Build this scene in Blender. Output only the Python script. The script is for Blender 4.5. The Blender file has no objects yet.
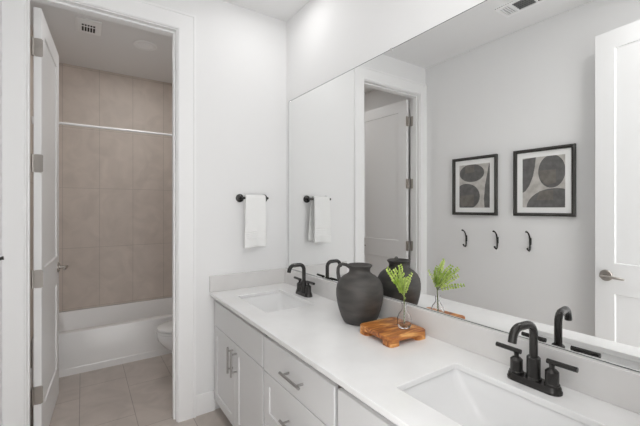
import bpy, bmesh, math, random
from mathutils import Vector, Matrix
random.seed(7)
S = bpy.context.scene
C = S.collection
PI = math.pi

# ---------------------------------------------------------------- camera, light, exposure
cam_d = bpy.data.cameras.new('camera'); cam = bpy.data.objects.new('camera', cam_d); C.objects.link(cam)
cam.location = (-1.276, -2.348, 1.36)
cam.rotation_euler = (PI / 2, 0, -math.radians(34.1))
cam_d.sensor_width = 36; cam_d.lens = 350.2 / 640 * 36
cam_d.shift_y = -5.62 / 640
cam_d.clip_start = 0.01
S.camera = cam

S.view_settings.view_transform = 'Standard'; S.view_settings.look = 'None'
S.view_settings.gamma = 1; S.view_settings.use_curve_mapping = False
S.view_settings.exposure = -0.09
S.cycles.max_bounces = 16; S.cycles.diffuse_bounces = 10; S.cycles.glossy_bounces = 8; S.cycles.transmission_bounces = 10
S.cycles.use_denoising = True

w = bpy.data.worlds.new('world'); S.world = w; w.use_nodes = True
w.node_tree.nodes['Background'].inputs[0].default_value = (1.0, 1.0, 1.0, 1)
w.node_tree.nodes['Background'].inputs[1].default_value = 3.3

CAN_VANITY, CAN_FILL, CAN_TOILET = 1.7, 4.5, 5.5       # watts of the ceiling cans; the one over the aisle is added fill

# ---------------------------------------------------------------- dimensions
W = 1.609            # room width, mirror wall at x = 0, opposite wall at x = -W
H = 2.77             # ceiling
YR = -2.20           # rear wall inner face (the camera stands in its doorway)
YT = 1.90            # tiled wall behind the tub
WT = 0.115           # wall thickness
DX0, DX1, DZ = -1.517, -0.785, 2.485     # toilet room door opening
MW = 0.006           # wall face behind the mirror glass (the silvered face is at x = 0)
XTR = -0.08          # right wall of the toilet room
CT, CD = 0.795, 0.578                   # counter height / depth
ST = 0.021           # slab thickness
SZ = 0.9025           # top of the splash

# ---------------------------------------------------------------- materials
def mat(name, col, rough=0.5, metal=0.0, bump=0.0, bscale=120, **kw):
    m = bpy.data.materials.new(name); m.use_nodes = True
    nt = m.node_tree; b = nt.nodes['Principled BSDF']
    b.inputs['Base Color'].default_value = (*col, 1); b.inputs['Roughness'].default_value = rough
    b.inputs['Metallic'].default_value = metal
    for k, v in kw.items(): b.inputs[k].default_value = v
    if bump:
        tc = nt.nodes.new('ShaderNodeTexCoord'); n = nt.nodes.new('ShaderNodeTexNoise'); bp = nt.nodes.new('ShaderNodeBump')
        n.inputs['Scale'].default_value = bscale; n.inputs['Detail'].default_value = 3
        bp.inputs['Strength'].default_value = bump; bp.inputs['Distance'].default_value = 0.004
        nt.links.new(tc.outputs['Object'], n.inputs['Vector']); nt.links.new(n.outputs['Fac'], bp.inputs['Height'])
        nt.links.new(bp.outputs['Normal'], b.inputs['Normal'])
    return m

def noise_mix(m, c1, c2, scale=6, detail=5, stretch=(1, 1, 1), rough=None, lo=0.35, hi=0.65):
    nt = m.node_tree; b = nt.nodes['Principled BSDF']
    tc = nt.nodes.new('ShaderNodeTexCoord'); mp = nt.nodes.new('ShaderNodeMapping'); n = nt.nodes.new('ShaderNodeTexNoise'); r = nt.nodes.new('ShaderNodeValToRGB')
    mp.inputs['Scale'].default_value = stretch
    n.inputs['Scale'].default_value = scale; n.inputs['Detail'].default_value = detail
    r.color_ramp.elements[0].position = lo; r.color_ramp.elements[1].position = hi
    r.color_ramp.elements[0].color = (*c1, 1); r.color_ramp.elements[1].color = (*c2, 1)
    nt.links.new(tc.outputs['Object'], mp.inputs['Vector']); nt.links.new(mp.outputs['Vector'], n.inputs['Vector'])
    nt.links.new(n.outputs['Fac'], r.inputs['Fac']); nt.links.new(r.outputs['Color'], b.inputs['Base Color'])
    return m

def tile_mat(name, axes, origin, bw, rh, off, c1, c2, grout, rough, gs=0.0022, wear=0.35):
    """tiles laid on object coordinates: axes = which two object axes run along the brick width and row height"""
    m = bpy.data.materials.new(name); m.use_nodes = True
    nt = m.node_tree; N = nt.nodes.new; L = nt.links.new; b = nt.nodes['Principled BSDF']
    tc = N('ShaderNodeTexCoord'); sp = N('ShaderNodeSeparateXYZ'); cb = N('ShaderNodeCombineXYZ')
    L(tc.outputs['Object'], sp.inputs[0])
    for k in (0, 1):
        a = N('ShaderNodeMath'); a.operation = 'SUBTRACT'; a.inputs[1].default_value = origin[k]
        L(sp.outputs['XYZ'.index(axes[k])], a.inputs[0]); L(a.outputs[0], cb.inputs[k])
    br = N('ShaderNodeTexBrick'); br.offset = off; br.offset_frequency = 2; br.squash = 1
    br.inputs['Scale'].default_value = 1; br.inputs['Brick Width'].default_value = bw; br.inputs['Row Height'].default_value = rh
    br.inputs['Mortar Size'].default_value = gs; br.inputs['Mortar Smooth'].default_value = 0.1
    br.inputs['Color1'].default_value = (*c1, 1); br.inputs['Color2'].default_value = (*c2, 1); br.inputs['Mortar'].default_value = (*grout, 1)
    L(cb.outputs[0], br.inputs['Vector'])
    n = N('ShaderNodeTexNoise'); n.inputs['Scale'].default_value = 5; n.inputs['Detail'].default_value = 7; n.inputs['Distortion'].default_value = 1.2
    L(tc.outputs['Object'], n.inputs['Vector'])
    rp = N('ShaderNodeMapRange'); rp.inputs['From Min'].default_value = 0.3; rp.inputs['From Max'].default_value = 0.7
    rp.inputs['To Min'].default_value = 1 - wear / 2; rp.inputs['To Max'].default_value = 1 + wear / 2
    L(n.outputs['Fac'], rp.inputs['Value'])
    mx = N('ShaderNodeVectorMath'); mx.operation = 'SCALE'
    L(br.outputs['Color'], mx.inputs[0]); L(rp.outputs[0], mx.inputs['Scale']); L(mx.outputs[0], b.inputs['Base Color'])
    b.inputs['Roughness'].default_value = rough
    inv = N('ShaderNodeMath'); inv.operation = 'SUBTRACT'; inv.inputs[0].default_value = 1; L(br.outputs['Fac'], inv.inputs[1])
    bp = N('ShaderNodeBump'); bp.inputs['Strength'].default_value = 0.35; bp.inputs['Distance'].default_value = 0.002
    L(inv.outputs[0], bp.inputs['Height']); L(bp.outputs['Normal'], b.inputs['Normal'])
    return m

M = {}
M['wall'] = mat('wall_paint', (0.80, 0.80, 0.80), 0.75, bump=0.05, bscale=110)
M['ceiling'] = mat('ceiling_paint', (0.80, 0.80, 0.80), 0.85, bump=0.05, bscale=110)
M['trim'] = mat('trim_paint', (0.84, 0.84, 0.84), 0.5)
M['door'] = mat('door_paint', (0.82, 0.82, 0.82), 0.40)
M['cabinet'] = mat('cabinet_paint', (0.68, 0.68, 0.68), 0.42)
M['inside'] = mat('cabinet_inside', (0.20, 0.19, 0.18), 0.7)
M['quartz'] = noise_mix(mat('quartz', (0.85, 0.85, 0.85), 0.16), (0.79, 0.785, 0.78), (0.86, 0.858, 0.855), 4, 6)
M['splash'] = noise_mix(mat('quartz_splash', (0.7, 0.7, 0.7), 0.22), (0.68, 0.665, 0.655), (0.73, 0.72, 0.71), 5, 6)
M['china'] = mat('white_china', (0.79, 0.79, 0.79), 0.18)
M['acrylic'] = mat('white_acrylic', (0.82, 0.815, 0.81), 0.2)
M['black'] = mat('matte_black_metal', (0.045, 0.043, 0.041), 0.27, 0.6)
M['nickel'] = mat('satin_nickel', (0.46, 0.43, 0.40), 0.32, 1.0)
M['pull'] = mat('brushed_nickel_pull', (0.42, 0.41, 0.40), 0.34, 1.0)
M['chrome'] = mat('chrome', (0.80, 0.80, 0.80), 0.12, 1.0)
M['white_metal'] = mat('white_metal', (0.85, 0.85, 0.85), 0.3)
M['dark'] = mat('dark_duct', (0.03, 0.03, 0.03), 0.9)
M['duct'] = mat('grey_duct', (0.17, 0.17, 0.17), 0.8)
M['mirror'] = mat('mirror_silver', (0.90, 0.905, 0.90), 0.0, 1.0)
M['mirror_edge'] = mat('mirror_edge', (0.12, 0.14, 0.14), 0.25)
M['towel'] = mat('terry_towel', (0.86, 0.86, 0.85), 0.95, bump=0.55, bscale=420)
M['terracotta'] = noise_mix(mat('black_clay', (0.05, 0.05, 0.05), 0.55, bump=0.25, bscale=60), (0.040, 0.038, 0.036), (0.075, 0.068, 0.063), 8, 7, (1, 1, 4))
M['leaf'] = noise_mix(mat('leaf_green', (0.3, 0.45, 0.06), 0.45), (0.30, 0.46, 0.05), (0.64, 0.76, 0.22), 40, 2)
M['stem'] = mat('leaf_stem', (0.16, 0.20, 0.06), 0.5)
M['frame'] = mat('frame_black', (0.04, 0.037, 0.033), 0.4)
M['matboard'] = mat('mat_board', (0.86, 0.86, 0.85), 0.8)
M['paper'] = noise_mix(mat('print_paper', (0.5, 0.48, 0.45), 0.8), (0.42, 0.40, 0.37), (0.56, 0.54, 0.51), 22, 6)
M['ink'] = noise_mix(mat('print_ink', (0.09, 0.09, 0.09), 0.8), (0.105, 0.103, 0.10), (0.15, 0.147, 0.143), 25, 6)
M['ink2'] = noise_mix(mat('print_ink_brown', (0.13, 0.12, 0.11), 0.8), (0.135, 0.125, 0.112), (0.19, 0.175, 0.158), 25, 6)
TW1, TW2, TG = (0.60, 0.53, 0.475), (0.63, 0.56, 0.505), (0.46, 0.41, 0.365)
M['tile_back'] = tile_mat('wall_tile_back', 'XZ', (-1.441, 0.955), 0.305, 0.598, 0, TW1, TW2, TG, 0.55, wear=0.15)
M['tile_side'] = tile_mat('wall_tile_side', 'YZ', (1.90, 0.955), 0.305, 0.598, 0, TW1, TW2, TG, 0.55, wear=0.15)
M['tile_floor'] = tile_mat('floor_tile', 'YX', (0.675, -1.295), 0.61, 0.305, 0.713, (0.50, 0.445, 0.405), (0.535, 0.48, 0.44), (0.30, 0.265, 0.235), 0.42, wear=0.22)

m = mat('clear_glass', (1, 1, 1), 0.0); M['glass'] = m
m.node_tree.nodes['Principled BSDF'].inputs['Transmission Weight'].default_value = 1
m.node_tree.nodes['Principled BSDF'].inputs['IOR'].default_value = 1.45

def wood_mat():
    m = bpy.data.materials.new('acacia_wood'); m.use_nodes = True
    nt = m.node_tree; N = nt.nodes.new; L = nt.links.new; b = nt.nodes['Principled BSDF']
    tc = N('ShaderNodeTexCoord'); mp = N('ShaderNodeMapping'); mp.inputs['Scale'].default_value = (3.0, 14, 14)
    n = N('ShaderNodeTexNoise'); n.inputs['Scale'].default_value = 2.2; n.inputs['Detail'].default_value = 8; n.inputs['Distortion'].default_value = 1.6
    r = N('ShaderNodeValToRGB'); e = r.color_ramp.elements
    e[0].position = 0.30; e[0].color = (0.13, 0.035, 0.012, 1); e[1].position = 0.68; e[1].color = (0.82, 0.44, 0.15, 1)
    k = e.new(0.44); k.color = (0.36, 0.115, 0.026, 1); k = e.new(0.56); k.color = (0.56, 0.22, 0.05, 1)
    L(tc.outputs['Object'], mp.inputs['Vector']); L(mp.outputs[0], n.inputs['Vector']); L(n.outputs['Fac'], r.inputs['Fac']); L(r.outputs['Color'], b.inputs['Base Color'])
    b.inputs['Roughness'].default_value = 0.38
    return m
M['wood'] = wood_mat()

def emit(name, strength):
    m = bpy.data.materials.new(name); m.use_nodes = True
    b = m.node_tree.nodes['Principled BSDF']
    b.inputs['Base Color'].default_value = (0.8, 0.8, 0.8, 1)
    b.inputs['Emission Color'].default_value = (1, 0.99, 0.975, 1); b.inputs['Emission Strength'].default_value = strength
    return m
M['lens'] = emit('lamp_lens', 3.0)
M['lens_dim'] = emit('lamp_lens_dim', 0.06)

# ---------------------------------------------------------------- mesh helpers
def box(bm, x0, x1, y0, y1, z0, z1, mi=0):
    v = [bm.verts.new(p) for p in ((x0, y0, z0), (x1, y0, z0), (x1, y1, z0), (x0, y1, z0), (x0, y0, z1), (x1, y0, z1), (x1, y1, z1), (x0, y1, z1))]
    for f in ((3, 2, 1, 0), (4, 5, 6, 7), (0, 1, 5, 4), (1, 2, 6, 5), (2, 3, 7, 6), (3, 0, 4, 7)):
        bm.faces.new([v[i] for i in f]).material_index = mi

def loft(bm, rings, cap0=True, cap1=True, closed=True):
    R = [[bm.verts.new(p) for p in r] for r in rings]
    n = len(R[0])
    for a, b in zip(R, R[1:]):
        for i in range(n if closed else n - 1):
            j = (i + 1) % n
            bm.faces.new((a[i], a[j], b[j], b[i]))
    if cap0: bm.faces.new(R[0][::-1])
    if cap1: bm.faces.new(R[-1])
    return R

def ring(cx, cy, z, rx, ry=None, n=32):
    ry = rx if ry is None else ry
    return [(cx + rx * math.cos(2 * PI * i / n), cy + ry * math.sin(2 * PI * i / n), z) for i in range(n)]

def rrect(x0, x1, y0, y1, r, z, seg=5):
    P = []
    for cx, cy, a in ((x1 - r, y1 - r, 0), (x0 + r, y1 - r, 90), (x0 + r, y0 + r, 180), (x1 - r, y0 + r, 270)):
        for k in range(seg + 1):
            t = math.radians(a + 90 * k / seg)
            P.append((cx + r * math.cos(t), cy + r * math.sin(t), z))
    return P

def lathe(bm, prof, cx=0, cy=0, n=40, cap0=True, cap1=True):
    loft(bm, [ring(cx, cy, z, r, n=n) for r, z in prof], cap0, cap1)

def tube(bm, pts, r, n=12, caps=True):
    pts = [Vector(p) for p in pts]
    rr = r if isinstance(r, (list, tuple)) else [r] * len(pts)
    T = []
    for i in range(len(pts)):
        a = pts[max(i - 1, 0)]; b = pts[min(i + 1, len(pts) - 1)]
        T.append((b - a).normalized())
    up = Vector((0, 0, 1)) if abs(T[0].z) < 0.9 else Vector((1, 0, 0))
    u = T[0].cross(up).normalized(); rings = []
    for p, t, q in zip(pts, T, rr):
        u = (u - t * u.dot(t)).normalized(); v = t.cross(u)
        rings.append([p + (u * math.cos(2 * PI * k / n) + v * math.sin(2 * PI * k / n)) * q for k in range(n)])
    loft(bm, rings, caps, caps)

def arc(c, r, a0, a1, n, f):
    """points of an arc; f maps (dx, dz) around centre c to 3-D"""
    return [f(c[0] + r * math.cos(math.radians(a0 + (a1 - a0) * k / n)), c[1] + r * math.sin(math.radians(a0 + (a1 - a0) * k / n))) for k in range(n + 1)]

def B(): return bmesh.new()

def obj(name, bm, material, parent=None, bevel=0, smooth=False, seg=2, loc=None):
    bmesh.ops.recalc_face_normals(bm, faces=bm.faces)
    me = bpy.data.meshes.new(name); bm.to_mesh(me); bm.free()
    for x in (material if isinstance(material, (list, tuple)) else [material]): me.materials.append(x)
    o = bpy.data.objects.new(name, me); C.objects.link(o)
    if parent: o.parent = parent
    if loc: o.location = loc
    if bevel:
        b = o.modifiers.new('bevel', 'BEVEL'); b.width = bevel; b.segments = seg; b.limit_method = 'ANGLE'; b.angle_limit = math.radians(40)
        b.harden_normals = False
    if smooth:
        for p in me.polygons: p.use_smooth = True
        me.set_sharp_from_angle(angle=math.radians(42))
    return o

def tag(o, label, cat, group=None, kind=None):
    o['label'] = label; o['category'] = cat
    if group: o['group'] = group
    if kind: o['kind'] = kind
    return o

def thing(name, label, cat, loc=(0, 0, 0), rot=(0, 0, 0), group=None, kind=None):
    o = bpy.data.objects.new(name, None); C.objects.link(o)
    o.empty_display_size = 0.05
    o.location = loc; o.rotation_euler = rot
    return tag(o, label, cat, group, kind)

def copy_tree(o, parent=None):
    c = o.copy(); C.objects.link(c)
    if parent: c.parent = parent
    for ch in [q for q in bpy.data.objects if q.parent == o]: copy_tree(ch, c)
    return c

def struct(name, bm, material, label, cat, **kw):
    return tag(obj(name, bm, material, **kw), label, cat, kind='structure')

def panel_slab(bm, w, h, t, panels, rec=0.007, slope=0.004, both=False):
    """slab in the x-z plane (front at y=0 facing -y, back at y=t) with recessed panels (x0,x1,z0,z1)"""
    xs = sorted({0, w, *[p[0] for p in panels], *[p[1] for p in panels]}); zs = sorted({0, h, *[p[2] for p in panels], *[p[3] for p in panels]})
    def inside(x, z): return any(p[0] < x < p[1] and p[2] < z < p[3] for p in panels)
    def face(y, d, recess):
        V = {(x, z): bm.verts.new((x, y, z)) for x in xs for z in zs}
        for a, b in zip(xs, xs[1:]):
            for c, e in zip(zs, zs[1:]):
                if recess and inside((a + b) / 2, (c + e) / 2): continue
                bm.faces.new((V[a, c], V[b, c], V[b, e], V[a, e]))
        if recess:
            for p in panels:
                o = [V[p[0], p[2]], V[p[1], p[2]], V[p[1], p[3]], V[p[0], p[3]]]
                ix = [x for x in xs if p[0] < x < p[1]]; iz = [z for z in zs if p[2] < z < p[3]]
                loop = [V[x, p[2]] for x in [p[0]] + ix + [p[1]]] + [V[p[1], z] for z in iz + [p[3]]] + [V[x, p[3]] for x in ix[::-1] + [p[0]]] + [V[p[0], z] for z in iz[::-1]]
                cx, cz = (p[0] + p[1]) / 2, (p[2] + p[3]) / 2
                kx = 1 - 2 * slope / (p[1] - p[0]); kz = 1 - 2 * slope / (p[3] - p[2])
                inn = [bm.verts.new((cx + (q.co.x - cx) * kx, y + d * rec, cz + (q.co.z - cz) * kz)) for q in loop]
                for i in range(len(loop)):
                    j = (i + 1) % len(loop); bm.faces.new((loop[i], loop[j], inn[j], inn[i]))
                bm.faces.new(inn)
        return V
    A = face(0, 1, True); Z = face(t, -1, both)
    for r in (0, h):
        for a, b in zip(xs, xs[1:]): bm.faces.new((A[a, r], A[b, r], Z[b, r], Z[a, r]))
    for r in (0, w):
        for a, b in zip(zs, zs[1:]): bm.faces.new((A[r, a], A[r, b], Z[r, b], Z[r, a]))

# ================================================================ STRUCTURE
E = 0.12
b = B(); box(b, -W - E, E, YR - 0.12, YT + E, -0.10, 0.0)
struct('floor', b, M['tile_floor'], 'taupe rectangular tile floor running through the doorway to the bathtub', 'floor')
b = B(); box(b, -W - E, E, YR - 0.12, YT + E, H, H + 0.1)
struct('ceiling', b, M['ceiling'], 'white ceiling over the vanity and the toilet room', 'ceiling')
b = B(); box(b, MW, E, YR - 0.12, WT, 0, H)
struct('wall_right', b, M['wall'], 'white wall that carries the big mirror', 'wall')
b = B(); box(b, -W - E, -W, YR - 0.12, WT, 0, H)
struct('wall_left', b, M['wall'], 'white wall with the two pictures and hooks, seen in the mirror', 'wall')
b = B()
box(b, -W, DX0 - 0.02, 0, WT, 0, H); box(b, DX1 + 0.02, MW, 0, WT, 0, H); box(b, DX0 - 0.02, DX1 + 0.02, 0, WT, DZ + 0.02, H)
struct('wall_back', b, M['wall'], 'white textured wall with the toilet room doorway and the hand towel', 'wall')
EX0, EX1 = -1.40, -0.62
b = B()
box(b, -W, EX0, YR - 0.12, YR, 0, H); box(b, EX1, MW, YR - 0.12, YR, 0, H); box(b, EX0, EX1, YR - 0.12, YR, 2.46, H)
struct('wall_front', b, M['wall'], 'white wall with the entry doorway behind the viewer', 'wall')
# toilet room shell
b = B(); box(b, -W - E, XTR + E, YT, YT + E, 0, H)
struct('wall_tiled_back', b, M['tile_back'], 'taupe tiled wall behind the bathtub', 'wall')
b = B(); box(b, -W - E, -W, WT, 1.10, 0, H)
struct('wall_toilet_left', b, M['wall'], 'white left wall of the toilet room behind the open door', 'wall')
b = B(); box(b, -W - E, -W, 1.10, YT, 0, H)
struct('wall_tiled_left', b, M['tile_side'], 'taupe tiled wall at the left end of the bathtub', 'wall')
b = B(); box(b, XTR, XTR + E, WT, 1.10, 0, H)
struct('wall_toilet_right', b, M['wall'], 'white wall behind the toilet tank', 'wall')
b = B(); box(b, XTR, XTR + E, 1.10, YT, 0, H)
struct('wall_tiled_right', b, M['tile_side'], 'taupe tiled wall at the right end of the bathtub', 'wall')

# door jamb and casing of the toilet room
def casing(bm, y0, sgn, x0, x1, zt, w=0.088, clip=None):
    """stepped flat casing around an opening, one extruded profile mitred at the head"""
    prof = [(0.006, 0), (0.006, 0.010), (0.014, 0.014), (w - 0.016, 0.016), (w - 0.012, 0.020), (w, 0.020), (w, 0)]
    path = []
    for o, d in prof:
        y = y0 + sgn * d
        xl = max(x0 - o, -W + 0.0005 + (w - o) * 0.002)
        path.append([(xl, y, 0), (xl, y, zt + o), (x1 + o, y, zt + o), (x1 + o, y, 0)])
    n = len(path)
    V = [[bm.verts.new(p) for p in row] for row in path]
    for i in range(n):
        j = (i + 1) % n
        for k in range(3): bm.faces.new((V[i][k], V[i][k + 1], V[j][k + 1], V[j][k]))
    bm.faces.new([r[0] for r in V]); bm.faces.new([r[3] for r in V])
b = B(); casing(b, 0, -1, DX0, DX1, DZ, 0.116)
struct('trim_1', b, M['trim'], 'white door casing around the toilet room doorway', 'trim', bevel=0.0015)
b = B()
box(b, DX0 - 0.02, DX0, 0, WT, 0, DZ); box(b, DX1, DX1 + 0.02, 0, WT, 0, DZ); box(b, DX0 - 0.02, DX1 + 0.02, 0, WT, DZ, DZ + 0.02)
box(b, DX0, DX0 + 0.008, 0.035, 0.072, 0, DZ - 0.011); box(b, DX1 - 0.011, DX1, 0.035, 0.072, 0, DZ - 0.011); box(b, DX0, DX1, 0.035, 0.072, DZ - 0.011, DZ)
struct('trim_2', b, M['trim'], 'white door jamb lining with stop inside the toilet room doorway', 'trim')

def baseboard(name, x0, x1, y0, y1, label):
    b = B(); box(b, x0, x1, y0, y1, 0, 0.135)
    return struct(name, b, M['trim'], label, 'baseboard', bevel=0.004)
baseboard('baseboard_back', DX1 + 0.117, -0.54, -0.014, 0, 'white baseboard on the wall between the doorway and the vanity')
baseboard('baseboard_left', -W, -W + 0.014, YR, -0.0, 'white baseboard along the wall below the hooks')
baseboard('baseboard_toilet_left', -W, -W + 0.014, WT, 1.10, 'white baseboard behind the open toilet room door')
baseboard('baseboard_toilet_right', XTR - 0.014, XTR, WT, 1.10, 'white baseboard behind the toilet')

# ---------------------------------------------------------------- doors
def lever_parts(parent, x, z, y, sgn, side):
    """door lever on the face at y looking towards sgn*y, lever pointing to side*x"""
    b = B(); tube(b, [(x, y, z), (x, y + sgn * 0.007, z), (x, y + sgn * 0.011, z)], [0.035, 0.035, 0.031], 28)
    h = obj('door_handle', b, M['nickel'], parent, smooth=True)
    h['label'] = 'satin nickel lever handle'
    b = B(); tube(b, [(x, y + sgn * 0.009, z), (x, y + sgn * 0.052, z)], [0.0105, 0.0095], 16)
    obj('neck', b, M['nickel'], h, smooth=True)
    b = B(); tube(b, [(x - side * 0.012, y + sgn * 0.052, z), (x + side * 0.0, y + sgn * 0.053, z), (x + side * 0.05, y + sgn * 0.053, z - 0.001), (x + side * 0.108, y + sgn * 0.048, z - 0.004), (x + side * 0.112, y + sgn * 0.048, z - 0.004)], [0.008, 0.0105, 0.0085, 0.007, 0.004], 14)
    obj('lever', b, M['nickel'], h, smooth=True)

def door(name, label, w, h, loc, rot, hinges=True, latch=True):
    """leaf along +x from the hinge at x=0, thickness 0..t in y (front face at y=0)"""
    t = 0.035
    o = thing(name, label, 'door', loc, (0, 0, rot), kind='structure')
    b = B()
    panel_slab(b, w, h, t, [(0.105, w - 0.105, 0.215, 0.815), (0.105, w - 0.105, 1.005, h - 0.115)], 0.009, 0.003, True)
    obj('leaf', b, M['door'], o, bevel=0.0015)
    lever_parts(o, w - 0.062, 0.925, 0.0, -1, -1)
    lever_parts(o, w - 0.062, 0.925, t, 1, -1)
    b = B(); box(b, w - 0.002, w + 0.0015, 0.006, t - 0.006, 0.895, 0.955)
    obj('latch_plate', b, M['nickel'], o)
    return o, t

# toilet room door: hinged at the left jamb, swung about 87 degrees into the toilet room
A = math.radians(86.3)
d1, t1 = door('door_1', 'tall white two-panel door standing open into the toilet room', 0.706, 2.455, (-1.466, WT + 0.010, 0.008), A)
for z in (2.235, 1.595, 0.957, 0.315):
    b = B()
    pl = rrect(-0.007, 0.034, z - 0.05, z + 0.05, 0.010, 0, 4)
    loft(b, [[(-0.0022, q[0], q[1]) for q in pl], [(0.0005, q[0], q[1]) for q in pl]])
    lathe(b, [(0.006, z - 0.05), (0.006, z + 0.05)], -0.004, 0.0375, 14)
    for dz, yy in ((-0.033, 0.020), (0, 0.012), (0.033, 0.020)):
        tube(b, [(-0.0034, yy, z + dz), (-0.0015, yy, z + dz)], 0.0036, 10)
    hg = obj('hinge', b, M['nickel'], d1, smooth=True)
    hg['label'] = 'satin nickel door hinge'
    b = B()                                   # fixed plate on the jamb, in the leaf's own axes
    pl = rrect(WT - 0.034, WT - 0.001, z - 0.05, z + 0.05, 0.010, 0, 4)
    inv = (Matrix.Translation(d1.location) @ Matrix.Rotation(A, 4, 'Z')).inverted()
    loft(b, [[inv @ Vector((xx, q[0], q[1] + 0.008)) for q in pl] for xx in (DX0 - 0.0005, DX0 + 0.002)])
    obj('jamb_plate', b, M['nickel'], hg, smooth=True)
# entry door: open against the pictured wall, beside the camera, seen in the mirror
ex, ey = -1.370, -2.19; fx, fy = -1.460, -1.472
A2 = math.atan2(fy - ey, fx - ex)
d2, t2 = door('door_2', 'white two-panel entry door open along the pictured wall, seen in the mirror', math.hypot(fx - ex, fy - ey), 2.455, (ex, ey, 0.008), A2)

# ================================================================ RECESSED LIGHTS AND VENTS
def can(x, y, watts, label, lens):
    o = thing('recessed_light', label, 'ceiling light', (x, y, H), group='recessed ceiling lights')
    b = B(); loft(b, [ring(0, 0, z, r, n=40) for r, z in ((0.094, 0), (0.094, -0.004), (0.088, -0.008), (0.070, -0.008), (0.062, -0.002), (0.062, -0.0005))], False, False)
    obj('trim_ring', b, M['white_metal'], o, smooth=True)
    b = B(); lathe(b, [(0.062, -0.0045), (0.055, -0.006)], n=40)
    obj('lens', b, lens, o, smooth=True)
    if watts:
        ld = bpy.data.lights.new('can_glow', 'AREA'); ld.shape = 'DISK'; ld.size = 0.11; ld.energy = watts; ld.color = (1.0, 0.99, 0.98)
        lo = bpy.data.objects.new('can_glow', ld); C.objects.link(lo); lo.parent = o; lo.location = (0, 0, -0.012)
    return o
can(-0.31, -0.42, CAN_VANITY, 'round white recessed light in the ceiling above the far sink', M['lens'])
can(-0.31, -1.79, CAN_VANITY, 'round white recessed light in the ceiling above the near sink', M['lens'])
can(-0.95, -1.90, CAN_FILL, 'added fill light, built as a round white recessed can over the aisle, out of view', M['lens'])  # unseen can, added to lift the ambient level of the room
can(-0.827, 1.035, CAN_TOILET, 'round white recessed light in the toilet room ceiling', M['lens_dim'])

# exhaust grille in the toilet room
o = thing('exhaust_fan_grille', 'small square white exhaust fan grille in the toilet room ceiling', 'vent', (-1.240, 0.918, H))
b = B(); loft(b, [rrect(-0.085, 0.085, -0.125, 0.125, 0.012, 0), rrect(-0.085, 0.085, -0.125, 0.125, 0.012, -0.006), rrect(-0.070, 0.070, -0.110, 0.110, 0.01, -0.013)], True, True)
obj('cover', b, M['white_metal'], o, smooth=True)
b = B(); box(b, -0.046, 0.046, -0.05, 0.072, -0.0138, -0.0128)
obj('opening', b, M['dark'], o)
for k in range(6):
    b = B(); x = -0.046 + 0.092 * k / 5; box(b, x - 0.0028, x + 0.0028, -0.05, 0.072, -0.0165, -0.0136); obj('slat', b, M['white_metal'], o)
b = B(); box(b, -0.048, 0.048, -0.024, -0.014, -0.0168, -0.0136); obj('slat', b, M['white_metal'], o)

# supply register near the entry, seen in the mirror
o = thing('air_register', 'white rectangular air register in the ceiling, seen at the top of the mirror', 'vent', (-1.235, -1.19, H))
b = B()
for (x0, x1, y0, y1) in ((-0.085, -0.06, -0.21, 0.21), (0.06, 0.085, -0.21, 0.21), (-0.06, 0.06, 0.185, 0.21), (-0.06, 0.06, -0.21, -0.185), (-0.06, 0.06, 0.105, 0.120), (-0.06, 0.06, -0.02, -0.008), (-0.06, 0.06, -0.135, -0.12)):
    box(b, x0, x1, y0, y1, -0.010, 0)
obj('frame', b, M['white_metal'], o)
b = B(); box(b, -0.06, 0.06, -0.185, 0.185, -0.002, 0); obj('duct_opening', b, M['duct'], o)
for k in range(4):
    b = B(); y = 0.128 + k * 0.016; box(b, -0.06, 0.06, y - 0.004, y + 0.004, -0.0085, -0.003); obj('louver', b, M['white_metal'], o)
for y0, y1 in ((-0.008, 0.105), (-0.12, -0.02)):
    for k in range(5):
        b = B(); x = -0.048 + k * 0.024; box(b, x - 0.001, x + 0.001, y0, y1, -0.009, -0.002); obj('louver', b, M['duct'], o)

# ================================================================ BATHTUB ALCOVE
o = thing('bathtub', 'white alcove bathtub against the tiled wall beyond the doorway', 'bathtub', (-0.85, 1.52, 0))
x0, x1, y0, y1 = -W + 0.002 + 0.85, XTR - 0.002 + 0.85, 1.135 - 1.52, YT - 0.002 - 1.52
b = B(); TZ = 0.345
loft(b, [rrect(x0, x1, y0, y1, 0.01, 0.055), rrect(x0, x1, y0, y1, 0.01, TZ - 0.012), rrect(x0 + 0.004, x1 - 0.004, y0 + 0.004, y1, 0.012, TZ - 0.003), rrect(x0 + 0.012, x1 - 0.012, y0 + 0.012, y1 - 0.002, 0.014, TZ),
         rrect(x0 + 0.07, x1 - 0.07, y0 + 0.075, y1 - 0.045, 0.09, TZ), rrect(x0 + 0.08, x1 - 0.08, y0 + 0.085, y1 - 0.053, 0.09, TZ - 0.012),
         rrect(x0 + 0.11, x1 - 0.17, y0 + 0.11, y1 - 0.075, 0.10, TZ - 0.2), rrect(x0 + 0.15, x1 - 0.24, y0 + 0.15, y1 - 0.11, 0.10, 0.075), rrect(x0 + 0.25, x1 - 0.35, y0 + 0.24, y1 - 0.2, 0.08, 0.062)], False, True)
obj('basin', b, M['acrylic'], o, smooth=True)
b = B(); loft(b, [rrect(x0, x1, y0 - 0.003, y1, 0.004, 0.0), rrect(x0, x1, y0 - 0.003, y1, 0.004, 0.052), rrect(x0, x1, y0, y1, 0.004, 0.06)], True, True)
obj('skirt', b, M['acrylic'], o)
b = B(); lathe(b, [(0.035, 0.062), (0.035, 0.066), (0.02, 0.068)], x0 + 0.36, 0.0, 24); obj('drain', b, M['chrome'], o, smooth=True)

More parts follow.
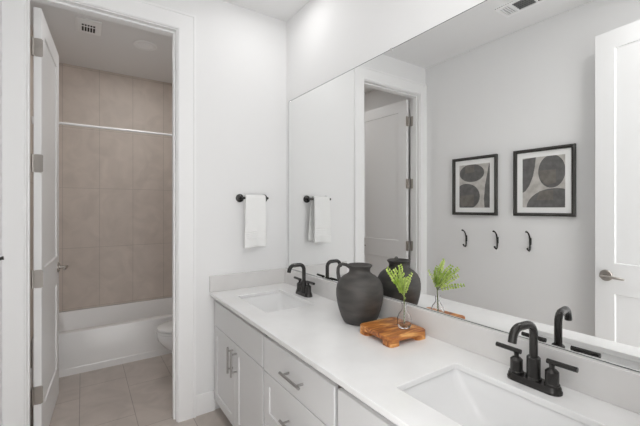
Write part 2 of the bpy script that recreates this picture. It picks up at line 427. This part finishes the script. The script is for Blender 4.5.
b = B(); tube(b, [(-W + 0.004, 1.205, 2.047), (XTR - 0.004, 1.205, 2.047)], 0.0105, 16)
o = thing('shower_curtain_rod', 'straight white metal shower curtain rod across the tub alcove', 'curtain rod', (0, 0, 0))
obj('rod', b, M['white_metal'], o, smooth=True)
for x, s in ((-W, 1), (XTR, -1)):
    b = B(); tube(b, [(x + s * 0.001, 1.205, 2.047), (x + s * 0.008, 1.205, 2.047), (x + s * 0.02, 1.205, 2.047)], [0.032, 0.032, 0.016], 24)
    obj('flange', b, M['white_metal'], o, smooth=True)

# ================================================================ TOILET (points to -x, tank on the right wall)
o = thing('toilet', 'white toilet partly hidden behind the right door jamb, in front of the tub', 'toilet', (-0.45, 0.71, 0)); o.scale = (1, 1, 0.905)
def egg(xc, z, lf, lb, wd, n=36):
    P = []
    for i in range(n):
        t = 2 * PI * i / n; c, s = math.cos(t), math.sin(t)
        P.append((xc - (lf * c if c > 0 else lb * c), wd * s, z))
    return P
b = B()
loft(b, [egg(0.02, 0.0, 0.17, 0.20, 0.115), egg(0.02, 0.03, 0.165, 0.20, 0.11), egg(0.01, 0.10, 0.155, 0.20, 0.10), egg(0.0, 0.17, 0.19, 0.20, 0.115), egg(-0.03, 0.25, 0.25, 0.22, 0.15), egg(-0.05, 0.32, 0.277, 0.23, 0.172), egg(-0.05, 0.365, 0.285, 0.23, 0.180), egg(-0.05, 0.378, 0.28, 0.226, 0.176)])
obj('bowl', b, M['china'], o, smooth=True)
b = B(); loft(b, [egg(-0.05, 0.382, 0.280, 0.215, 0.175), egg(-0.05, 0.386, 0.290, 0.217, 0.184), egg(-0.05, 0.400, 0.290, 0.217, 0.184), egg(-0.05, 0.405, 0.280, 0.214, 0.175)])
obj('seat', b, M['china'], o, smooth=True)
b = B(); loft(b, [egg(-0.05, 0.410, 0.272, 0.212, 0.170), egg(-0.05, 0.414, 0.286, 0.215, 0.182), egg(-0.05, 0.430, 0.286, 0.215, 0.182), egg(-0.05, 0.440, 0.268, 0.205, 0.166), egg(-0.05, 0.445, 0.20, 0.15, 0.12)])
obj('lid', b, M['china'], o, smooth=True)
b = B(); loft(b, [rrect(0.185, 0.350, -0.185, 0.185, 0.03, 0.36), rrect(0.175, 0.352, -0.20, 0.20, 0.035, 0.68)]); loft(b, [rrect(0.10, 0.34, -0.09, 0.09, 0.03, 0.14), rrect(0.10, 0.34, -0.10, 0.10, 0.03, 0.365)])
obj('tank', b, M['china'], o, smooth=True)
b = B(); loft(b, [rrect(0.168, 0.355, -0.208, 0.208, 0.035, 0.681), rrect(0.168, 0.355, -0.208, 0.208, 0.035, 0.705), rrect(0.176, 0.35, -0.20, 0.20, 0.035, 0.715)])
obj('tank_lid', b, M['china'], o, smooth=True)
b = B(); tube(b, [(0.172, 0.13, 0.62), (0.155, 0.13, 0.62), (0.152, 0.08, 0.612)], 0.007, 10)
obj('flush_lever', b, M['chrome'], o, smooth=True)

# ================================================================ VANITY
XF = -0.534            # face frame; doors stand 19 mm proud of it
ZB, ZT = 0.070, CT - ST - 0.001
def cabinet(name, label, ya, yb, group='vanity cabinet units'):
    """open carcass: a cabinet unit from ya (far) to yb (near), toe kick recessed"""
    o = thing(name, label, 'cabinet', (XF, ya, 0), group=group)
    L = ya - yb
    b = B(); D = -XF - 0.004
    box(b, 0, D, -0.018, 0, ZB, ZT); box(b, 0, D, -L, -L + 0.018, ZB, ZT)          # sides
    box(b, 0.02, D, -L + 0.018, -0.018, ZB, ZB + 0.018); box(b, D - 0.012, D, -L + 0.018, -0.018, ZB, ZT)   # floor, back
    obj('carcass', b, M['inside'], o)
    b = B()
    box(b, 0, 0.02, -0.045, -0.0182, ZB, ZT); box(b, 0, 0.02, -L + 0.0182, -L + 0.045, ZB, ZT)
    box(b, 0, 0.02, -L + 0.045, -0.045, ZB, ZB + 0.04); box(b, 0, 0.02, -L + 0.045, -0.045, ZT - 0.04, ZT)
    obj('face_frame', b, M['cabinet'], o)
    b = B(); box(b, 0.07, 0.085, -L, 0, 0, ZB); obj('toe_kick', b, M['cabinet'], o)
    return o

def pull(parent, horizontal, y, z, L=0.15):
    """bar pull in front of the face at local x = -0.019"""
    b = B(); x = -0.019 - 0.032
    d = Vector((0, 1, 0)) if horizontal else Vector((0, 0, 1)); c = Vector((x, y, z))
    tube(b, [c - d * L / 2, c + d * L / 2], 0.006, 14)
    for s in (-1, 1):
        p = c + d * s * (L / 2 - 0.024); tube(b, [p, p + Vector((0.032, 0, 0))], 0.005, 12)
    h = obj('handle', b, M['pull'], parent, smooth=True); h['label'] = 'brushed nickel bar pull'
    return h

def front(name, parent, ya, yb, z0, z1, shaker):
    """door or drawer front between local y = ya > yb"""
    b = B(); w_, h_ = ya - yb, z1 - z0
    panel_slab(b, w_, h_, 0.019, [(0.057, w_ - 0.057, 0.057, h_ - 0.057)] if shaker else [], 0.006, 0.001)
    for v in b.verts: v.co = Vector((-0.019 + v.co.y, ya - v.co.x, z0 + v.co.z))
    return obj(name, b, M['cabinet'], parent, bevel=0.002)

def sink_cabinet(label, ya, yb):
    o = cabinet('sink_cabinet', label, ya, yb); L = ya - yb
    front('false_drawer_front', o, -0.006, -L + 0.006, 0.582, 0.738, False)
    mid = -L / 2
    for a, c, hy in ((-0.006, mid + 0.0015, mid + 0.030), (mid - 0.0015, -L + 0.006, mid - 0.030)):
        d = front('door', o, a, c, 0.085, 0.578, True); pull(d, False, hy, 0.478)
    return o
sink_cabinet('white shaker sink cabinet with two doors below the far sink, beside the wall', -0.022, -0.790)
o = cabinet('drawer_cabinet', 'white drawer cabinet in the middle of the vanity, between the sink cabinets', -0.791, -1.380)
for z0, z1, sh in ((0.578, 0.738, False), (0.335, 0.574, True), (0.085, 0.331, True)):
    d = front('drawer', o, -0.006, -0.589 + 0.012, z0, z1, sh); pull(d, True, -0.31, (z0 + z1) / 2, 0.16)
sink_cabinet('white shaker sink cabinet below the near sink, cut off by the photo edge', -1.381, -2.149)
b = B(); box(b, XF, -0.004, -0.0215, -0.0005, ZB, ZT)
tag(obj('filler_strip', b, M['cabinet']), 'narrow white filler strip between the far sink cabinet and the wall', 'filler')

# countertop with two sink cut-outs
SX0, SX1 = -0.460, -0.154
SINKS = ((-0.637, -0.200), (-2.015, -1.570))
b = B(); box(b, -CD, MW - 0.0005, YR + 0.001, -0.001, CT - ST, CT)
top = obj('countertop', b, M['quartz'])
cutters = []
for y0, y1 in SINKS:
    b = B(); loft(b, [rrect(SX0, SX1, y0, y1, 0.010, CT - 0.1, 6), rrect(SX0, SX1, y0, y1, 0.010, CT + 0.1, 6)])
    cut = obj('cutter', b, M['quartz']); cutters.append(cut)
    md = top.modifiers.new('cut', 'BOOLEAN'); md.object = cut; md.operation = 'DIFFERENCE'; md.solver = 'EXACT'
bv = top.modifiers.new('bevel', 'BEVEL'); bv.width = 0.0025; bv.segments = 2; bv.limit_method = 'ANGLE'; bv.angle_limit = math.radians(40)
dg = bpy.context.evaluated_depsgraph_get()
me = bpy.data.meshes.new_from_object(top.evaluated_get(dg)); top.modifiers.clear(); top.data = me
for c in cutters: bpy.data.objects.remove(c, do_unlink=True)
tag(top, 'long white quartz countertop with two rectangular sink cut-outs', 'countertop')
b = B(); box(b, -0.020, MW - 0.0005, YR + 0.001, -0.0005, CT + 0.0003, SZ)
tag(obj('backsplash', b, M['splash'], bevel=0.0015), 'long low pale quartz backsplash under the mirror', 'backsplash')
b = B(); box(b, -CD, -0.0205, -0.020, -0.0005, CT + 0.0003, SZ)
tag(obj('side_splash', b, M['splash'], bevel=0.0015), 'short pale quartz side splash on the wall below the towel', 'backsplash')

def sink(label, y0, y1):
    yc = (y0 + y1) / 2; xc = (SX0 + SX1) / 2
    o = thing('sink_basin', label, 'sink', (xc, yc, CT - ST), group='undermount sinks')
    a, c = (SX1 - SX0) / 2 + 0.006, (y1 - y0) / 2 + 0.006
    def R(da, dc, r, z, sh=0.0): return rrect(-a + da + sh, a - da + sh, -c + dc, c - dc, r, z, 6)
    b = B()
    loft(b, [R(-0.02, -0.02, 0.03, -0.010), R(-0.02, -0.02, 0.03, -0.0006), R(0, 0, 0.015, -0.0006), R(0.004, 0.005, 0.022, -0.010), R(0.012, 0.030, 0.04, -0.05), R(0.022, 0.070, 0.05, -0.09), R(0.040, 0.115, 0.055, -0.115), R(0.075, 0.155, 0.05, -0.125), R(0.125, 0.19, 0.02, -0.130)], False, True)
    loft(b, [R(-0.02, -0.02, 0.03, -0.010), R(-0.010, 0.0, 0.04, -0.05), R(0.0, 0.03, 0.05, -0.11), R(0.03, 0.10, 0.05, -0.14), R(0.08, 0.16, 0.04, -0.148)], False, True)
    obj('basin', b, M['china'], o, smooth=True)
    b = B(); lathe(b, [(0.022, -0.1297), (0.022, -0.127), (0.014, -0.1255), (0.010, -0.1275)], 0, 0, 24)
    obj('drain', b, M['black'], o, smooth=True)
sink('white rectangular undermount sink nearest the towel wall', *SINKS[0])
sink('white rectangular undermount sink nearest the viewer, in front of the larger-looking faucet', *SINKS[1])

# ---------------------------------------------------------------- faucets
def faucet(label, y, turn=0.0, x=-0.088):
    o = thing('faucet', label, 'faucet', (x, y, CT), group='matte black two-handle faucets')
    def stad(hw, hl, z, n=10):       # stadium, long axis y
        P = []
        for s, a0 in ((1, 0), (-1, 180)):
            for k in range(n + 1):
                t = math.radians(a0 + 180 * k / n); P.append((hw * math.cos(t), s * (hl - hw) + hw * math.sin(t), z))
        return P
    b = B(); loft(b, [stad(0.027, 0.081, 0.0003), stad(0.027, 0.081, 0.007), stad(0.025, 0.079, 0.009), stad(0.024, 0.078, 0.018), stad(0.022, 0.076, 0.021)])
    obj('base_plate', b, M['black'], o, smooth=True)
    b = B(); lathe(b, [(0.0225, 0.0205), (0.0225, 0.026), (0.0198, 0.028), (0.0198, 0.088), (0.0165, 0.0915), (0.0125, 0.092)], n=28)
    obj('column', b, M['black'], o, smooth=True)
    f = lambda x, z: (x, 0, z)
    pts = [(0, 0, 0.0915), (0, 0, 0.12), (0, 0, 0.152)] + arc((-0.034, 0.163), 0.034, 0, 90, 8, f) + arc((-0.074, 0.163), 0.034, 90, 166, 8, f)
    e = Vector(pts[-1]); pts.append(tuple(e + Vector((-0.004, 0, -0.017))))
    pts = [Matrix.Rotation(-turn, 3, 'Z') @ Vector(p) for p in pts]
    b = B(); tube(b, pts, 0.0122, 18)
    sp = obj('spout', b, M['black'], o, smooth=True)
    for s in (1, -1):
        yy = s * 0.053
        b = B(); lathe(b, [(0.0215, 0.0205), (0.0215, 0.027), (0.0188, 0.029), (0.0188, 0.064), (0.012, 0.071), (0.0075, 0.073), (0.0075, 0.082), (0.009, 0.086)], 0, yy, 24)
        h = obj('handle', b, M['black'], o, smooth=True)
        b = B(); tube(b, [(0, yy - s * 0.014, 0.0915), (0, yy + s * 0.067, 0.0925)], 0.0077, 14)
        obj('lever', b, M['black'], h, smooth=True, )
    return o
faucet('matte black two-handle faucet behind the far sink, near the towel wall', -0.415, 0, -0.093)
faucet('matte black two-handle faucet behind the near sink, largest in the photo', -1.806, math.radians(5.5))

# ================================================================ MIRROR
MY0, MY1, MZ0, MZ1 = YR + 0.006, -0.045, SZ + 0.0008, 2.152
o = thing('wall_mirror', 'large frameless wall mirror above the backsplash', 'mirror', (0, -1.1, MZ0))
b = B(); box(b, -0.0003, 0.0, MY0 + 1.1, MY1 + 1.1 - 0.003, 0.0025, MZ1 - MZ0 - 0.003)
b2 = B(); box(b2, 0.0, MW - 0.0005, MY0 + 1.1, MY1 + 1.1, 0, MZ1 - MZ0)
obj('glass', b, M['mirror'], o); obj('edge', b2, M['mirror_edge'], o)
for y in (-0.06, -1.1, -2.1):
    b = B(); box(b, -0.003, -0.0003, y - 0.007 + 1.1, y + 0.007 + 1.1, MZ1 - MZ0 - 0.008, MZ1 - MZ0); box(b, -0.003, MW - 0.0003, y - 0.007 + 1.1, y + 0.007 + 1.1, MZ1 - MZ0 + 0.0005, MZ1 - MZ0 + 0.003)
    obj('clip', b, M['chrome'], o)

# ================================================================ TOWEL AND BAR
o = thing('towel_bar', 'short matte black towel bar on the wall left of the mirror', 'towel bar', (-0.276, 0, 1.425))
for s in (-1, 1):
    x = s * 0.091
    b = B(); tube(b, [(x, -0.0005, 0), (x, -0.009, 0), (x, -0.012, 0)], [0.0285, 0.0285, 0.025], 28)
    p = obj('post', b, M['black'], o, smooth=True)
    b = B(); tube(b, [(x, -0.010, 0), (x, -0.069, 0)], 0.009, 16); obj('arm', b, M['black'], p, smooth=True)
b = B(); tube(b, [(-0.099, -0.060, 0), (0.099, -0.060, 0)], 0.0075, 16); obj('bar', b, M['black'], o, smooth=True)

def towel():
    o = thing('hand_towel', 'folded white terry hand towel hanging on the black towel bar', 'towel', (-0.276, -0.060, 1.425))
    prof = []                                   # (y, z) outer line: back bottom -> over the bar -> front bottom
    for k in range(13): prof.append((0.018 + 0.010 * math.sin(k / 12 * PI) * 0.4, -0.325 + k * 0.0265))
    for k in range(9):
        t = PI * k / 8; prof.append((0.016 * math.cos(t), 0.006 + 0.012 * math.sin(t)))
    bands = (-0.238, -0.252, -0.266, -0.280)
    zs = sorted([-k * 0.0265 for k in range(9)] + list(bands) + [-0.231, -0.245, -0.259, -0.273, -0.287, -0.305, -0.325, -0.3445], reverse=True)
    for z in zs: prof.append((-0.018 - 0.004 * math.sin(-z / 0.3445 * PI * 0.8), z))
    NX = 20; rows = []
    for j, (y, z) in enumerate(prof):
        fr = j >= 17; depth = max(0, -z) / 0.34
        row = []
        for i in range(NX + 1):
            u = i / NX * 2 - 1
            hw = 0.075 + (0.006 * depth if fr else 0.006 * depth)
            x = u * hw - 0.003 + (-0.006 * depth if fr else 0.026 * depth)
            yy = y + (0.004 * depth) * math.sin(u * 4.2 + (0.8 if fr else 2.0)) * (1 if fr else 0.5)
            zz = z + (0.006 * depth * math.sin(u * 2.1 + 1) if depth > 0.5 else 0)
            if not fr: yy = min(yy, 0.040)
            if fr and any(abs(z - q) < 0.004 for q in bands): yy += 0.0065
            row.append((x, yy, zz))
        rows.append(row)
    b = B(); R = [[b.verts.new(p) for p in r] for r in rows]
    for p, q in zip(R, R[1:]):
        for i in range(NX): b.faces.new((p[i], p[i + 1], q[i + 1], q[i]))
    c = obj('cloth', b, M['towel'], o, smooth=True)
    sd = c.modifiers.new('thick', 'SOLIDIFY'); sd.thickness = 0.013; sd.offset = 0
    sb = c.modifiers.new('soft', 'SUBSURF'); sb.levels = 1; sb.render_levels = 2
towel()

# ================================================================ PICTURES (on the left wall, seen in the mirror)
def picture(label, y_far, y_near, z0, z1, shapes, cat='picture'):
    """u runs from the far (towel wall) edge to the near edge, v from the top"""
    yc, zc = (y_far + y_near) / 2, (z0 + z1) / 2
    w_, h_ = y_far - y_near, z1 - z0
    o = thing('framed_picture', label, cat, (-W, yc, zc), group='framed abstract prints')
    a, c, fw = w_ / 2, h_ / 2, 0.024
    b = B()
    prof = [(0, 0.001), (0, 0.026), (fw * 0.45, 0.030), (fw * 0.55, 0.022), (fw, 0.018), (fw, 0.001)]
    V = [[b.verts.new((d, s * (a - i), t * (c - i))) for s, t in ((-1, -1), (1, -1), (1, 1), (-1, 1))] for i, d in prof]
    for p, q in zip(V, V[1:] + V[:1]):
        for k in range(4): b.faces.new((p[k], p[(k + 1) % 4], q[(k + 1) % 4], q[k]))
    obj('frame', b, M['frame'], o)
    b = B(); box(b, 0.002, 0.009, -a + fw, a - fw, -c + fw, c - fw); obj('mat_board', b, M['matboard'], o)
    pa, pc = a - fw - 0.042, c - fw - 0.042
    b = B(); box(b, 0.0088, 0.0105, -pa, pa, -pc, pc)
    for i, (mi, poly) in enumerate(shapes):
        P = []
        for u, v in poly: P.append((0.0106 + 0.0003 * (i + 1), pa - 2 * pa * min(max(u, 0), 1), pc - 2 * pc * min(max(v, 0), 1)))
        Q = []
        for p in P:
            if not Q or (Vector(p) - Vector(Q[-1])).length > 1e-5: Q.append(p)
        if (Vector(Q[0]) - Vector(Q[-1])).length < 1e-5: Q.pop()
        f = b.faces.new([b.verts.new(p) for p in Q]); f.material_index = mi
    obj('print', b, [M['paper'], M['ink'], M['ink2']], o)
    b = B(); box(b, 0.0125, 0.0145, -a + fw * 0.8, a - fw * 0.8, -c + fw * 0.8, c - fw * 0.8)
    return o
def ell(cu, cv, ru, rv, n=40, a0=0, a1=360): return [(cu + ru * math.cos(math.radians(a0 + (a1 - a0) * k / n)), cv + rv * math.sin(math.radians(a0 + (a1 - a0) * k / n))) for k in range(n + (0 if a1 - a0 == 360 else 1))]
picture('smaller-looking framed abstract print of two dark stacked ovals, left of the two in the mirror', -0.330, -0.752, 1.292, 1.808, [
    (1, ell(0.42, 0.20, 0.41, 0.205)), (1, ell(0.24, 0.74, 0.45, 0.30)), (1, [(1, 0.0), (0.96, 0.10), (0.86, 0.48), (0.82, 0.80), (0.84, 1), (1, 1)]),
    (2, [(0.02, 0.72), (0.50, 0.70), (0.50, 0.96), (0.10, 0.97), (0, 0.9)]), (2, [(0.20, 0.02), (0.5, 0.0), (0.52, 0.18), (0.2, 0.2)])])
picture('larger-looking framed abstract print of a dark circle above a dome, right one in the mirror', -0.890, -1.316, 1.294, 1.810, [
    (1, [(0, 0.02), (0.33, 0.0), (0.31, 0.18), (0.26, 0.38), (0.17, 0.56), (0.07, 0.67), (0, 0.70)]),
    (1, ell(0.70, 0.30, 0.31, 0.32)), (1, [(1, 1), (0.10, 1)] + ell(0.78, 1.02, 0.68, 0.39, 24, 180, 290)),
    (2, [(0.40, 0.27), (0.80, 0.27), (0.80, 0.52), (0.60, 0.57), (0.44, 0.46)]), (2, [(0.42, 0.68), (0.74, 0.66), (0.74, 0.86), (0.34, 0.86)])])

# ================================================================ ROBE HOOKS
def hook(label, y, z=1.088):
    o = thing('robe_hook', label, 'hook', (-W, y, z), group='black double robe hooks')
    b = B(); loft(b, [[(0.0005, p[0], p[1]) for p in rrect(-0.008, 0.008, -0.032, 0.026, 0.0075, 0)], [(0.005, p[0], p[1]) for p in rrect(-0.007, 0.007, -0.031, 0.025, 0.0065, 0)]])
    obj('back_plate', b, M['black'], o, smooth=True)
    b = B()
    pts = [(0.068, 0, 0.074), (0.062, 0, 0.073), (0.046, 0, 0.068), (0.030, 0, 0.056), (0.017, 0, 0.036), (0.010, 0, 0.010), (0.008, 0, -0.020), (0.008, 0, -0.050), (0.011, 0, -0.068), (0.022, 0, -0.076), (0.036, 0, -0.070), (0.046, 0, -0.060), (0.050, 0, -0.055)]
    tube(b, pts, [0.008, 0.007, 0.006, 0.006, 0.006, 0.0065, 0.0065, 0.0065, 0.006, 0.006, 0.006, 0.007, 0.008], 12)
    obj('prongs', b, M['black'], o, smooth=True)
hook('black double robe hook nearest the doorway, leftmost of three in the mirror', -0.462, 1.082)
hook('black double robe hook in the middle of the three in the mirror', -0.750)
hook('black double robe hook nearest the entry door, rightmost of three in the mirror', -1.010, 1.098)

# ================================================================ COUNTER DECOR
# dark clay jug
o = thing('clay_jug', 'dark charcoal clay jug with a small loop handle on the counter', 'vase', (-0.138, -1.018, CT), (0, 0, 0))
prof = [(0.074, 0.0003), (0.079, 0.004), (0.090, 0.025), (0.103, 0.06), (0.1115, 0.095), (0.1165, 0.13), (0.1165, 0.16), (0.112, 0.184), (0.100, 0.207), (0.082, 0.224), (0.064, 0.235), (0.0535, 0.244), (0.051, 0.254), (0.0535, 0.265), (0.0605, 0.274), (0.0625, 0.279), (0.059, 0.282),
        (0.053, 0.278), (0.044, 0.262), (0.042, 0.250), (0.060, 0.225), (0.098, 0.190), (0.104, 0.15), (0.095, 0.09), (0.06, 0.02)]
b = B(); lathe(b, prof, n=56); obj('body', b, M['terracotta'], o, smooth=True)
hd = Vector((-0.62, 0.78, 0)).normalized(); up = Vector((0, 0, 1))
b = B(); hp = [(0.050, 0.266), (0.068, 0.277), (0.087, 0.280), (0.102, 0.274), (0.1095, 0.258), (0.1105, 0.236), (0.107, 0.210), (0.100, 0.198)]
tube(b, [hd * r + up * z for r, z in hp], [0.009, 0.009, 0.0085, 0.0085, 0.0085, 0.009, 0.010, 0.011], 14)
obj('handle', b, M['terracotta'], o, smooth=True)

# acacia board with four corner feet
o = thing('serving_board', 'small square orange-brown wooden footed board on the counter', 'board', (-0.147, -1.247, CT), (0, 0, math.radians(-3)))
b = B(); h = 0.106
loft(b, [rrect(-h, h, -h, h, 0.022, 0.021, 6), rrect(-h, h, -h, h, 0.022, 0.037, 6), rrect(-h + 0.003, h - 0.003, -h + 0.003, h - 0.003, 0.02, 0.040, 6)])
obj('top', b, M['wood'], o, smooth=True)
for sx in (-1, 1):
    for sy in (-1, 1):
        b = B(); cx, cy = sx * (h - 0.030), sy * (h - 0.030)
        loft(b, [rrect(cx - 0.029, cx + 0.029, cy - 0.029, cy + 0.029, 0.018, 0.0003, 6), rrect(cx - 0.0295, cx + 0.0295, cy - 0.0295, cy + 0.0295, 0.019, 0.0208, 6)])
        obj('foot', b, M['wood'], o, smooth=True)

# glass bud vase
BX, BY, BZ = -0.114, -1.288, CT + 0.0402
o = thing('bud_vase', 'small clear glass bottle vase on the wooden board', 'vase', (BX, BY, BZ))
out = [(0.019, 0.0003), (0.024, 0.002), (0.0278, 0.012), (0.029, 0.026), (0.028, 0.042), (0.0225, 0.056), (0.014, 0.067), (0.0100, 0.074), (0.0095, 0.092), (0.0115, 0.098), (0.0125, 0.100)]
inn = [(0.0105, 0.1005), (0.0085, 0.097), (0.0075, 0.091), (0.0080, 0.074), (0.012, 0.066), (0.0207, 0.0545), (0.0261, 0.0415), (0.0270, 0.026), (0.0258, 0.014), (0.020, 0.007), (0.01, 0.006)]
b = B(); lathe(b, [(r * 1.06, z * 1.08) for r, z in out + inn], n=40); obj('bottle', b, M['glass'], o, smooth=True)

# green sprig of several fronds
o = thing('green_sprig', 'bright green leafy fern sprig standing in the glass bottle vase', 'plant', (BX, BY, BZ))
def frond(tip, ctrl, start, n_pairs, size, seed, first=0.25):
    rnd = random.Random(seed)
    P0, P1, P2 = Vector(start), Vector(ctrl), Vector(tip)
    def pt(t): return P0 * (1 - t) ** 2 + P1 * 2 * t * (1 - t) + P2 * t * t
    b = B()
    N = 14; tube(b, [pt(k / N) for k in range(N + 1)], [0.0014 * (1 - 0.6 * k / N) for k in range(N + 1)], 6)
    for f in b.faces: f.material_index = 1
    d0 = (P2 - P0).normalized()
    side = d0.cross(Vector((-0.05 + rnd.uniform(-0.25, 0.25), -0.9, 0.4 + rnd.uniform(-0.3, 0.3)))).normalized()
    if side.length < 0.1: side = Vector((1, 0, 0))
    for k in range(n_pairs):
        t = first + (1 - first) * (k + 0.5) / n_pairs
        p = pt(t); d = (pt(min(t + 0.03, 1)) - pt(t - 0.03)).normalized()
        s = size * (0.65 + 0.5 * math.sin(PI * (0.15 + 0.8 * (k + 0.5) / n_pairs)))
        for sg in (-1, 1):
            q = (side * sg * 0.9 + d * 0.42 + Vector((rnd.uniform(-.3, .3), rnd.uniform(-.3, .3), rnd.uniform(-.15, .25)))).normalized()
            nrm = q.cross(d).normalized(); wv = q.cross(nrm).normalized()
            nrm2 = nrm * sg
            pr = [(0.0, 0.0), (0.14, 0.10), (0.38, 0.34), (0.66, 0.42), (0.88, 0.28), (1.0, 0.0)]
            vl = [b.verts.new(p + q * s * a + wv * s * wd + nrm2 * s * 0.10 * math.sin(a * PI)) for a, wd in pr[1:-1]]
            vr = [b.verts.new(p + q * s * a - wv * s * wd + nrm2 * s * 0.10 * math.sin(a * PI)) for a, wd in pr[1:-1]]
            vm = [b.verts.new(p + q * s * a) for a, wd in pr]
            b.faces.new((vm[0], vm[1], vl[0])); b.faces.new((vm[0], vr[0], vm[1]))
            for i in range(3):
                b.faces.new((vm[i + 1], vm[i + 2], vl[i + 1], vl[i])); b.faces.new((vm[i + 1], vr[i], vr[i + 1], vm[i + 2]))
            b.faces.new((vm[4], vm[5], vl[3])); b.faces.new((vm[4], vr[3], vm[5]))
    bmesh.ops.recalc_face_normals(b, faces=[f for f in b.faces if f.material_index == 1])
    me = bpy.data.meshes.new('frond'); b.to_mesh(me); b.free()
    me.materials.append(M['leaf']); me.materials.append(M['stem'])
    q = bpy.data.objects.new('frond', me); C.objects.link(q); q.parent = o
    for p in me.polygons: p.use_smooth = True
# local coordinates: x towards the mirror, y away from the camera
ST0 = (0.0015, 0.001, 0.016); J = (0.0015, 0.001, 0.132)
b = B(); tube(b, [ST0, (0.0005, 0.0, 0.06), (0.0005, 0.0005, 0.098), J], 0.0020, 8); obj('stem', b, M['stem'], o, smooth=True)
b = B(); tube(b, [(-0.006, -0.004, 0.018), (-0.003, -0.001, 0.06), (-0.0015, 0.0, 0.098), (-0.001, 0.002, 0.132)], 0.0016, 8); obj('stem', b, M['stem'], o, smooth=True)
for k, (tip, ctrl, n, sz) in enumerate((
        ((-0.037, -0.008, 0.278), (-0.006, 0.004, 0.215), 11, 0.0150), ((0.058, 0.008, 0.232), (0.020, 0.006, 0.190), 8, 0.0115),
        ((-0.080, 0.024, 0.264), (-0.030, 0.022, 0.205), 11, 0.0150), ((-0.050, -0.078, 0.232), (-0.018, -0.028, 0.195), 9, 0.0130),
        ((-0.091, -0.082, 0.160), (-0.040, -0.035, 0.155), 9, 0.0120), ((-0.064, -0.034, 0.250), (-0.018, -0.008, 0.20), 10, 0.0145),
        ((-0.050, 0.040, 0.238), (-0.012, 0.026, 0.195), 9, 0.0145), ((0.010, -0.016, 0.222), (0.008, -0.002, 0.185), 7, 0.0125),
        ((-0.055, 0.006, 0.262), (-0.016, 0.010, 0.21), 11, 0.0145), ((-0.030, -0.030, 0.225), (-0.010, -0.010, 0.185), 9, 0.0140), ((-0.020, 0.030, 0.215), (-0.004, 0.016, 0.18), 8, 0.0140),
        ((-0.088, -0.052, 0.236), (-0.032, -0.018, 0.195), 11, 0.0145), ((-0.070, -0.064, 0.205), (-0.026, -0.022, 0.175), 9, 0.0130))):
    frond(tip, ctrl, J, n, sz, k + 1, 0.14)
